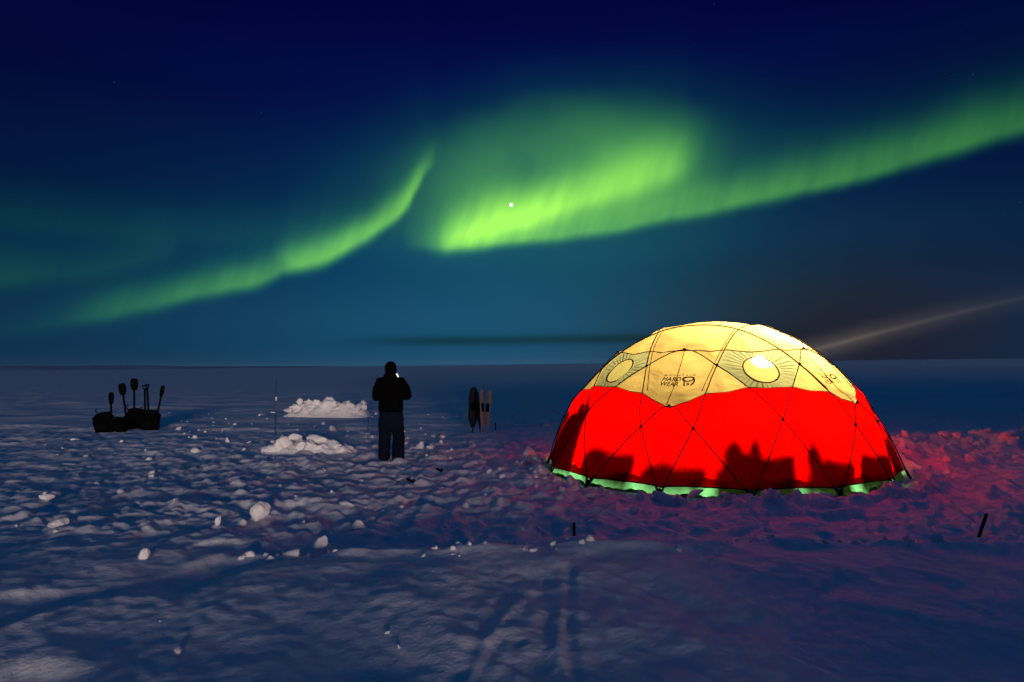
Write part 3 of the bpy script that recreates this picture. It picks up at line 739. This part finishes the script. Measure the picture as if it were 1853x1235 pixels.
# pole hubs where poles cross
for k_ in range(5):
    for c, s_ in ((0,'A'),(36,'M'),(0,'E'),(CC['C'],'C'),(-CC['C'],'C'),(CC['G'],'G'),(-CC['G'],'G')):
        q = dome(72*k_+c, PSI[s_], .014); mb = MB(); mb.ell(q, (.024,.024,.024), 8, 6); mb.build('pole_clip', M_POLE, tent)
# feet: spread straps and a spike
for k_ in range(15):
    c = 24*k_; mb = MB(); b = dome(c, -.5, .03)
    for dc in (-1.5, 1.5):
        mb.tube([dome(c+dc, 2.4, .012), dome(c+dc*.35, .3, .03), dome(c, -2.0, .06)], [.014, .016, .018], 6)
    mb.tube([dome(c, 1.2, .02), dome(c, -3.2, .09)], [.022, .016], 6)
    mb.build('foot', M_POLE, tent)
# green inner ground skirt
cs = np.linspace(0, 360, 361); psi_t = np.full(361, 4.6); psi_b = np.full(361, -3.2)
C2, P2, f = sheet(cs, psi_b, psi_t, 6); v = dome(C2, P2, -.085)
wv = .022*np.sin(C2*.55+1.3*np.sin(C2*.21))+.012*np.sin(C2*1.7)
v = v*(1+(wv/2.8))[..., None]
link('ground_skirt', mesh_np('ground_skirt', v.reshape(-1, 3), f), M_GREEN, tent)

cs = np.linspace(0, 360, 73); fl = [(0,0,0)]+[(2.74*math.sin(R(c)), -2.74*math.cos(R(c)), .012*math.sin(c*.9)) for c in cs[:-1]]
link('groundsheet', mesh_np('groundsheet', fl, [(0, 1+(j+1) % 72, 1+j) for j in range(72)]), M_OLIVE, tent)  # unseen dark floor, added to cut light bouncing inside the tent
# lantern hung inside
LX, LY, LZ = 4.12, 11.9, 1.66
lan = empty('lantern', (LX, LY, LZ)); tag(lan, 'bright lantern hanging inside the tent behind the round vent', 'lantern')
mb = MB(); mb.ell((0,0,0), (.14,.14,.15), 18, 12); mb.build('globe', emis('lantern glow', (1,.80,.50), 1650), lan)
mb = MB(); mb.tube([(0,0,.145),(0,0,.18)], .07, 12); mb.build('cap', M_POLE, lan)
mb = MB(); mb.tube([(-.06,0,.17),(-.05,0,.24),(0,0,.28),(.05,0,.24),(.06,0,.17)], .005, 6); mb.build('handle', M_STEEL, lan)
mb = MB(); mb.tube([(0,0,.28),(-.1,.03,.62)], .004, 5); mb.build('cord', M_CORD, lan)

# guy lines and stakes
def guy(px, py, c, psi, label, L=.22, tilt=(0, 0)):
    p = gp(px, py); o = empty('guy_stake', (p.x, p.y, p.z)); tag(o, label, 'stake', 'stakes holding the tent guy lines')
    mb = MB(); mb.box((tilt[0]*.4, tilt[1]*.4, L*.32), (.03, .018, L), .004, Matrix.Rotation(tilt[0]*3, 3, 'Y')); mb.build('peg', M_BLACK, o)
    t = Vector(tent.location) + Matrix.Rotation(R(TROT), 3, 'Z') @ Vector(dome(c, psi, .02)); top = Vector((0, 0, L*.45))
    e = t - p; pts = [top.lerp(e, k/10)-Vector((0, 0, .10*math.sin(math.pi*k/10))) for k in range(11)]
    mb = MB(); mb.tube(pts, .0018, 5); mb.build('guy_line', M_CORD, o); return o
guy(1039, 970, CC['G'], PSI['G'], 'short black stake in the snow before the tent, left of its front foot', .17, (.0, 0))
guy(1769, 972, 72+CC['G'], PSI['G'], 'tilted black stake in dark snow at the right edge', .30, (.12, 0))
guy(897, 781, -36, PSI['M'], 'short dark post standing just right of the snowshoes', .26, (0, 0))
for px, py, rz, lab in ((743, 879, .5, 'short black peg lying in trampled snow, nearer of two by the person'), (795, 852, .7, 'short black peg lying in trampled snow, farther of two by the person')):
    p = gp(px, py); mb = MB(); mb.box((0,0,.03), (.13,.04,.035), .01, Matrix.Rotation(.5, 3, 'Y')); mb.tube([(.05,0,.0),(.07,.0,.03),(.06,.03,.05)], .012, 6)
    o = mb.build('tent_peg', M_BLACK); o.location = (p.x, p.y, p.z+.015); o.rotation_euler = (0, 0, rz); tag(o, lab, 'peg', 'black pegs lying on the snow')

# ------------------------------------------------------------------ gear stored inside, read as shadows on the red wall
def inside(a, r): q = R(a); return Vector((TX+r*math.sin(q), TY-r*math.cos(q), TZ-.045)), q
def crate(a, r, d, label, kind='box'):
    p, q = inside(a, r); o = empty('storage_crate', p, q); tag(o, label, 'crate', 'gear stored along the tent wall')
    mb = MB(); mb.box((0,0,d[2]/2), d, .02); mb.build('body', M_OLIVE, o)
    mb = MB(); mb.box((0,0,d[2]+.012), (d[0]+.02, d[1]+.02, .022), .006); mb.build('lid', M_BLACK, o); return o
def duffel(a, r, L, rad, z, label):
    p, q = inside(a, r); o = empty('duffel_bag', p+Vector((0,0,z)), q); tag(o, label, 'bag', 'gear stored along the tent wall')
    mb = MB(); mb.tube([(-L/2,0,rad*.9),(-L/2+.05,0,rad),(-L*.2,0,rad*1.02),(L*.2,0,rad*.97),(L/2-.05,0,rad),(L/2,0,rad*.9)], [rad*.6,rad*.93,rad,rad*1.02,rad*.95,rad*.55], 14); mb.build('body', M_OLIVE, o)
    mb = MB(); mb.tube([(-.12,0,2*rad),(-.08,0,2*rad+.06),(.08,0,2*rad+.06),(.12,0,2*rad)], .012, 6); mb.build('handle', M_BLACK, o); return o
def can(a, r, h, w, label, z=0):
    p, q = inside(a, r); o = empty('fuel_can', p+Vector((0,0,z)), q); tag(o, label, 'can', 'gear stored along the tent wall')
    mb = MB(); mb.box((0,0,h/2), (w, w*.7, h), .035); mb.build('body', M_BLACK, o)
    mb = MB(); mb.tube([(0,0,h),(0,0,h+.035)], [.035,.03], 10); mb.build('cap', M_BLACK, o); return o
def cot(a, r, d, z0, label):
    p, q = inside(a, r); o = empty('camp_cot', p, q); tag(o, label, 'cot', 'gear stored along the tent wall')
    mb = MB(); mb.box((0,0,z0+d[2]/2), d, .04)
    for i in range(4): mb.ell((d[0]*(-.33+.22*i), .02*math.sin(i*5+a), z0+d[2]*.85), (d[0]*.17, d[1]*.38, .045+.03*math.sin(i*2.1+a)))
    mb.build('bedding', M_OLIVE, o)
    for sx_ in (-1, 1):
        for sy_ in (-1, 1):
            mb = MB(); mb.tube([(sx_*d[0]*.42, sy_*d[1]*.4, 0), (sx_*d[0]*.38, sy_*d[1]*.3, z0+.03)], .012, 6); mb.build('leg', M_STEEL, o)
    return o
cot(-97, 1.75, (.60,.34,.60), .52, 'raised cot heaped with bedding, farthest left inside the tent')
cot(-74, 1.72, (.66,.34,.48), .64, 'raised cot heaped with bedding behind the left end of the red wall')
duffel(-70, 1.72, .42, .08, 1.12, 'rolled duffel on the heaped cot at the left end')
cot(-43, 1.68, (.62,.30,.18), .68, 'low cot left of the round red port')
cot(-20, 1.78, (.60,.26,.09), .69, 'low cot behind the round red port')
crate(3.5, 1.86, (.62,.34,.82), 'big dark crate under the two upright cans')
can(-3.1, 1.83, .155, .16, 'left of two upright cans shadowed on the red wall', .84)
can(2.8, 1.86, .165, .125, 'right of two upright cans shadowed on the red wall', .84)
cot(24, 1.95, (.50,.32,.13), .67, 'small cot right of the big crate')
mb_p, mb_q = inside(19, 1.93); sk = empty('stuff_sack', mb_p+Vector((0,0,.81)), mb_q); tag(sk, 'round stuff sack on the small cot, shadowed on the red wall', 'sack', 'gear stored along the tent wall')
mb = MB(); mb.ell((0,0,.085), (.085,.085,.095)); mb.build('body', M_OLIVE, sk); mb = MB(); mb.tube([(0,0,.17),(.01,0,.20),(0,0,.215)], [.02,.012,.025], 8); mb.build('neck', M_BLACK, sk)
cot(42, 2.0, (.55,.30,.15), .67, 'cot behind the right foot of the red wall')
cot(62, 2.02, (.62,.30,.26), .67, 'cot at the far right inside the tent')

# ------------------------------------------------------------------ the person, seen from behind
pp_ = gp(708, 838)
PX, PY = pp_.x, pp_.y
body = empty('tmp', (0,0,0)); bpy.data.objects.remove(body)
def limb(mb, pts, rads, n=12): mb.tube(pts, rads, n)
HIP_L, HIP_R = (-.115,.0,.86), (.105,.0,.86)
KN_L, KN_R = (-.135,.035,.48), (.140,.02,.47)
AN_L, AN_R = (-.135,-.02,.09), (.150,-.05,.075)
SH_L, SH_R = (-.205,0,1.475), (.205,.0,1.475)
EL_L, EL_R = (-.298,.06,1.225), (.298,.08,1.235)
WR_L, WR_R = (-.075,.31,1.37), (.03,.33,1.44)
def vl(a, b, t): return Vector(a).lerp(Vector(b), t)
# body: one continuous figure
mb = MB()
mb.loft([[Vector((rx*math.cos(2*math.pi*j/20), yo+ry*math.sin(2*math.pi*j/20), z)) for j in range(20)] for z, rx, ry, yo in
         ((.80,.14,.10,0),(.88,.175,.12,0),(.98,.165,.115,.0),(1.1,.15,.105,.01),(1.22,.165,.115,.01),(1.36,.185,.12,.005),(1.46,.175,.10,0),(1.53,.09,.07,.01),(1.58,.058,.058,.02),(1.64,.056,.058,.025))])
mb.ell((0,.03,1.715), (.078,.098,.115), 18, 12); mb.ell((0,.10,1.665), (.045,.05,.05)); mb.ell((0,.135,1.70), (.014,.024,.024), 8, 6)
for sx_ in (-1, 1):
    mb.ell((sx_*.079,.02,1.705), (.012,.025,.034), 8, 6); mb.ell((sx_*.032,.118,1.727), (.014,.012,.009), 8, 6)
mb.ell((0,.128,1.655), (.024,.014,.008), 8, 6)
for H_, K_, A_, foot in ((HIP_L, KN_L, AN_L, -1), (HIP_R, KN_R, AN_R, 1)):
    mb.tube([H_, vl(H_, K_, .5), K_, vl(K_, A_, .4), A_], [.095,.078,.058,.058,.042], 12)
    mb.tube([A_, Vector(A_)+Vector((0,.0,-.05)), Vector(A_)+Vector((foot*.02,.10,-.06)), Vector(A_)+Vector((foot*.03,.19,-.065))], [.042,.045,.04,.03], 10)
for S_, E_, W_ in ((SH_L, EL_L, WR_L), (SH_R, EL_R, WR_R)):
    mb.tube([vl(S_, (0,0,1.45), .3), S_, vl(S_, E_, .5), E_, vl(E_, W_, .4), W_], [.065,.06,.05,.042,.04,.028], 10)
def hand(mb, W_, dirv, side):
    W_ = Vector(W_); d = Vector(dirv).normalized(); s = Vector((0,0,1)).cross(d).normalized()*side; nrm = d.cross(s)
    mb.tube([W_, W_+d*.04, W_+d*.09], [(.026,.02),(.040,.017),(.038,.015)], 10)
    for i, (o_, L) in enumerate(((-.03,.062),(-.010,.075),(.011,.070),(.030,.055))):
        b = W_+d*.085+s*o_; k1 = b+d*L*.5+nrm*.008*side; k2 = b+d*L*.78+nrm*.03*side; mb.tube([b-d*.01, b, k1, k2], [.0095,.0095,.009,.0075], 8)
    b = W_+d*.03+s*-.034; mb.tube([b, b+d*.03-s*.026, b+d*.06-s*.022], [.012,.011,.009], 8)
hand(mb, WR_L, (.65,.55,.5), -1); hand(mb, WR_R, (-.30,.45,.85), 1)
person = mb.build('person', M_SKIN); remesh(person, .011, 2)
person.location = (PX, PY, pp_.z); person.rotation_euler = (0, 0, R(-6)); person.scale = (.98, 1, 1.03)
tag(person, 'person in black hooded jacket and dark trousers standing with back turned, holding up a phone', 'person')
# jacket with hood
mb = MB()
mb.loft([[Vector((rx*math.cos(2*math.pi*j/24), yo+ry*math.sin(2*math.pi*j/24), z)) for j in range(24)] for z, rx, ry, yo in
         ((.93,.232,.165,0),(.97,.245,.175,0),(1.08,.235,.172,.005),(1.2,.235,.175,.01),(1.33,.245,.175,.005),(1.43,.248,.155,0),(1.49,.215,.13,0),(1.545,.14,.115,.0),(1.60,.115,.115,.01))])
mb.ell((0,.005,1.715), (.113,.135,.145), 20, 14); mb.ell((0,-.04,1.585), (.135,.11,.075)); mb.ell((0,.05,1.80), (.075,.08,.06))
for S_, E_, W_ in ((SH_L, EL_L, WR_L), (SH_R, EL_R, WR_R)):
    mb.tube([vl(S_, (0,0,1.45), .45), S_, vl(S_, E_, .5), vl(S_, E_, .92), E_, vl(E_, W_, .4), vl(E_, W_, .97)], [.105,.103,.103,.098,.092,.078,.055], 12)
mb.ell(EL_L, (.095,.095,.10)); mb.ell(EL_R, (.095,.095,.10))
jk = mb.build('jacket', M_JACKET, person); remesh(jk, .014, 5); folds(jk, .03)
# trousers, baggy over the boots
mb = MB()
mb.loft([[Vector((rx*math.cos(2*math.pi*j/24), ry*math.sin(2*math.pi*j/24), z)) for j in range(24)] for z, rx, ry in ((.62,.19,.12),(.68,.235,.15),(.78,.240,.16),(.9,.235,.155),(1.0,.22,.15))])
for H_, K_, A_ in ((HIP_L, KN_L, AN_L), (HIP_R, KN_R, AN_R)):
    mb.tube([Vector(H_)-Vector((0,0,.05)), vl(H_, K_, .5), K_, vl(K_, A_, .45), vl(K_, A_, .80), Vector(A_)+Vector((0,0,-.02))], [.128,.128,.116,.114,.116,.110], 16)
mb.ell((.215,.0,.80), (.035,.06,.10), 10, 8)
tr_ = mb.build('trousers', M_TROUS, person); remesh(tr_, .014, 4); folds(tr_, .035)
for A_, s_ in ((AN_L, -1), (AN_R, 1)):
    mb = MB(); A = Vector(A_)
    mb.tube([A+Vector((0,0,.16)), A+Vector((0,0,.02)), A+Vector((s_*.005,.02,-.045)), A+Vector((s_*.02,.12,-.055)), A+Vector((s_*.03,.21,-.06))], [.07,.07,.065,.055,.04], 12)
    mb.box(A+Vector((s_*.012,.06,-.088)), (.10,.30,.03), .012); b = mb.build('boot', M_BOOT, person); remesh(b, .012, 3)
# phone held before the face
phl = Vector((PX, PY, pp_.z)) + Matrix.Rotation(R(-6), 3, 'Z') @ Vector((.047,.27,1.617))
ph = empty('phone', phl); ph.scale = (.8,.8,.72); ph.rotation_euler = (R(-12), R(-14), R(14)); tag(ph, 'lit phone held up beside the face of the standing person', 'phone')
mb = MB(); mb.box((0,.006,0), (.078,.008,.155), .003); mb.build('case', M_BLACK, ph)
mb = MB(); mb.box((0,-.0005,0), (.070,.003,.145), 0); mb.build('screen', emis('phone screen', (.85,.92,1), 2.2), ph, False)

# ------------------------------------------------------------------ snowshoes, shovels, packs, marker pole
def snowshoe(px, py, hgt, wid, label, mat, lean=0.0, yaw=0.0, tail=.12):
    p = gp(px, py); o = empty('snowshoe', p); o.rotation_euler = (R(-5), R(lean), yaw); tag(o, label, 'snowshoe', 'snowshoes stuck upright in the snow')
    def out(t):        # half width along the length: rounded toe, waisted, tapering tail
        return wid/2*math.sqrt(max(0, 1-max(0, (t-.72)/.28)**2))*min(1, (t-(-.02))/.30)**.55 if t < 1 else 0
    ts = np.linspace(.0, 1, 40); L = [(-out(t), 0, tail+t*(hgt-tail)) for t in ts]; Rr = [(out(t), 0, tail+t*(hgt-tail)) for t in ts[::-1]]
    mb = MB(); mb.tube(L+Rr[1:], .011, 6); mb.build('frame', mat, o)
    v = []; f = []
    for t in ts[1:-1]:
        w = out(t)-.006
        for i in range(5): v.append((-w+2*w*i/4, -.006+.004*math.cos(i*1.57), tail+t*(hgt-tail)))
    for i in range(len(ts)-3):
        for j in range(4): f.append((i*5+j, i*5+j+1, i*5+j+6, i*5+j+5))
    dk = link('deck', mesh_np('deck', v, f), mat, o); dk.modifiers.new('s', 'SOLIDIFY').thickness = .012
    mb = MB(); mb.tube([(0,0,tail+.02),(0,0,-.12)], [.02,.014], 8); mb.build('tail', mat, o)
    mb = MB(); mb.box((0,-.03,tail+(hgt-tail)*.52), (wid*.55,.05,.22), .015); mb.tube([(-wid*.35,-.03,tail+(hgt-tail)*.5),(0,-.085,tail+(hgt-tail)*.53),(wid*.35,-.03,tail+(hgt-tail)*.5)], .014, 6); mb.build('binding', M_BLACK, o)
    return o
snowshoe(855, 782, 1.24, .25, 'dark navy snowshoe standing upright, leftmost of the group', M_BLUE, 4, .35)
snowshoe(869, 783, 1.12, .22, 'thin dark snowshoe edge-on, between navy and brown ones', M_BLUE, 2, 1.25)
snowshoe(873, 784, 1.15, .13, 'greyish brown snowshoe left of the rightmost one', M_WOOD, 5, .9)
snowshoe(880, 783, 1.12, .14, 'greyish brown snowshoe standing upright, rightmost of the group', M_WOOD, 3, -.55)

def shovel(px, py, L, label, blade=.24, grip='blade', lean=0.0, yaw=0.0):
    p = gp(px, py); o = empty('snow_shovel', p); o.rotation_euler = (R(3), R(lean), yaw); tag(o, label, 'shovel', 'tools stuck in the snow on the left')
    mb = MB(); mb.tube([(0,0,-.15),(0,0,L*.75),(0,0,L-.22 if grip == 'blade' else L-.10)], .028, 8); mb.build('shaft', M_BLACK, o)
    if grip == 'blade':
        rings = []
        for t in np.linspace(0, 1, 9):
            w = blade*(.30+.2*min(1, t*3))*(1-.35*max(0, (t-.75)/.25)**2); z = L-.26+t*.34
            rings.append([Vector((-w+2*w*j/8, .045*(1-((j-4)/4)**2)+.01, z)) for j in range(9)] + [Vector((w-2*w*j/8, .045*(1-((j-4)/4)**2)-.004, z)) for j in range(9)])
        mb = MB(); mb.loft(rings); mb.build('blade', M_BLACK, o)
    else:
        mb = MB(); mb.tube([(0,0,L-.12),(-.055,0,L-.07),(-.06,0,L),(.06,0,L),(.055,0,L-.07),(0,0,L-.12)], .017, 8); mb.build('grip', M_BLACK, o)
    return o
shovel(231, 776, 1.22, 'dark shovel with narrow blade up, left of the tall pair', .20, 'blade', -7, .5)
shovel(243, 776, 1.36, 'tallest dark shovel with broad blade up among the packs', .25, 'blade', 2, -.2)
shovel(263, 776, 1.26, 'thin dark shovel with handle loop up, left of its twin', .2, 'grip', 0, .2)
shovel(270, 776, 1.28, 'thin dark shovel with handle loop up, right of its twin', .2, 'grip', -1, -.2)
shovel(279, 776, 1.22, 'rightmost dark shovel leaning outward from the packs', .12, 'blade', 10, .9)
shovel(200, 780, 1.0, 'short shovel standing behind the small left pack', .14, 'blade', 0, .8)
def pack(px, py, w, h, label, seed=1, lean=0):
    p = gp(px, py); o = empty('backpack', p); o.rotation_euler = (R(lean), 0, R(seed*37 % 40-20)); tag(o, label, 'backpack', 'packs standing with the tools on the left')
    mb = MB(); mb.loft([[Vector((w*k*(.5*math.copysign(abs(math.cos(2*math.pi*j/20))**.6, math.cos(2*math.pi*j/20))), w*.62*k*(.5*math.copysign(abs(math.sin(2*math.pi*j/20))**.6, math.sin(2*math.pi*j/20))), z*h)) for j in range(20)] for z, k in ((-.08,.85),(.05,1),(.4,1.06),(.72,1),(.9,.86),(1.0,.6))])
    mb.v = [(q[0]*(1+.16*math.sin(q[2]*31+q[0]*23+seed)), q[1]*(1+.16*math.sin(q[2]*27+q[0]*19+seed*2)), q[2]+.05*math.sin(q[0]*21+seed*3)) for q in mb.v]
    mb.build('body', M_OLIVE, o)
    mb = MB(); mb.tube([(-w*.3,0,h*.98),(-w*.42,-.03,h*1.22),(-w*.30,-.02,h*1.30)], .014, 6); mb.tube([(w*.25,0,h*.98),(w*.36,.02,h*1.16),(w*.46,0,h*1.05)], .014, 6); mb.build('loose_strap', M_BLACK, o)
    mb = MB(); mb.ell((w*.06,.0,h*.98), (w*.40,w*.28,h*.12), 14, 8); mb.build('top_lid', M_BLACK, o)
    mb = MB(); mb.ell((0,-w*.33,h*.36), (w*.36,w*.14,h*.27), 12, 8); mb.build('front_pocket', M_BLACK, o)
    for s_ in (-1, 1):
        mb = MB(); mb.tube([(s_*w*.25,w*.3,h*.9),(s_*w*.3,w*.48,h*.6),(s_*w*.28,w*.34,h*.2)], .025, 6); mb.build('shoulder_strap', M_BLACK, o)
    return o
pack(243, 778, .50, .54, 'dark backpack under the two broad shovels', 1)
pack(270, 777, .54, .54, 'fat dark backpack at the right end of the tool group', 3)
pack(189, 783, .48, .52, 'small dark backpack at the far left of the tools', 2, 8)
pack(215, 783, .40, .36, 'low dark bag between the two groups of tools', 5, -12)

p = gp(499, 783); mk_ = empty('marker_pole', p); tag(mk_, 'thin pale marker pole with white reflector beside the far snow heap', 'pole')
mb = MB(); mb.tube([(0,0,-.15),(-.01,0,.7),(.02,0,1.45)], [.012,.011,.006], 6); mb.build('shaft', M_STEEL, mk_)
mb = MB(); mb.tube([(.012,-.004,.90),(.014,-.004,1.0)], .024, 8); mb.build('reflector', M_WHITE, mk_)
mb = MB(); mb.tube([(-.13,-.01,.60),(-.07,-.01,.585),(0,-.01,.58)], [.02,.018,.012], 6); mb.build('arm', M_WHITE, mk_)
p = gp(666, 800); mk_ = empty('marker_pole', p); tag(mk_, 'thin dark rod in the snow just left of the person', 'pole')
mb = MB(); mb.tube([(0,0,-.1),(0,0,.3),(.01,0,.52)], [.009,.008,.006], 6); mb.build('shaft', M_STEEL, mk_)
mb = MB(); mb.ell((.01,0,.53), (.012,.012,.016), 8, 6); mb.build('tip', M_STEEL, mk_)
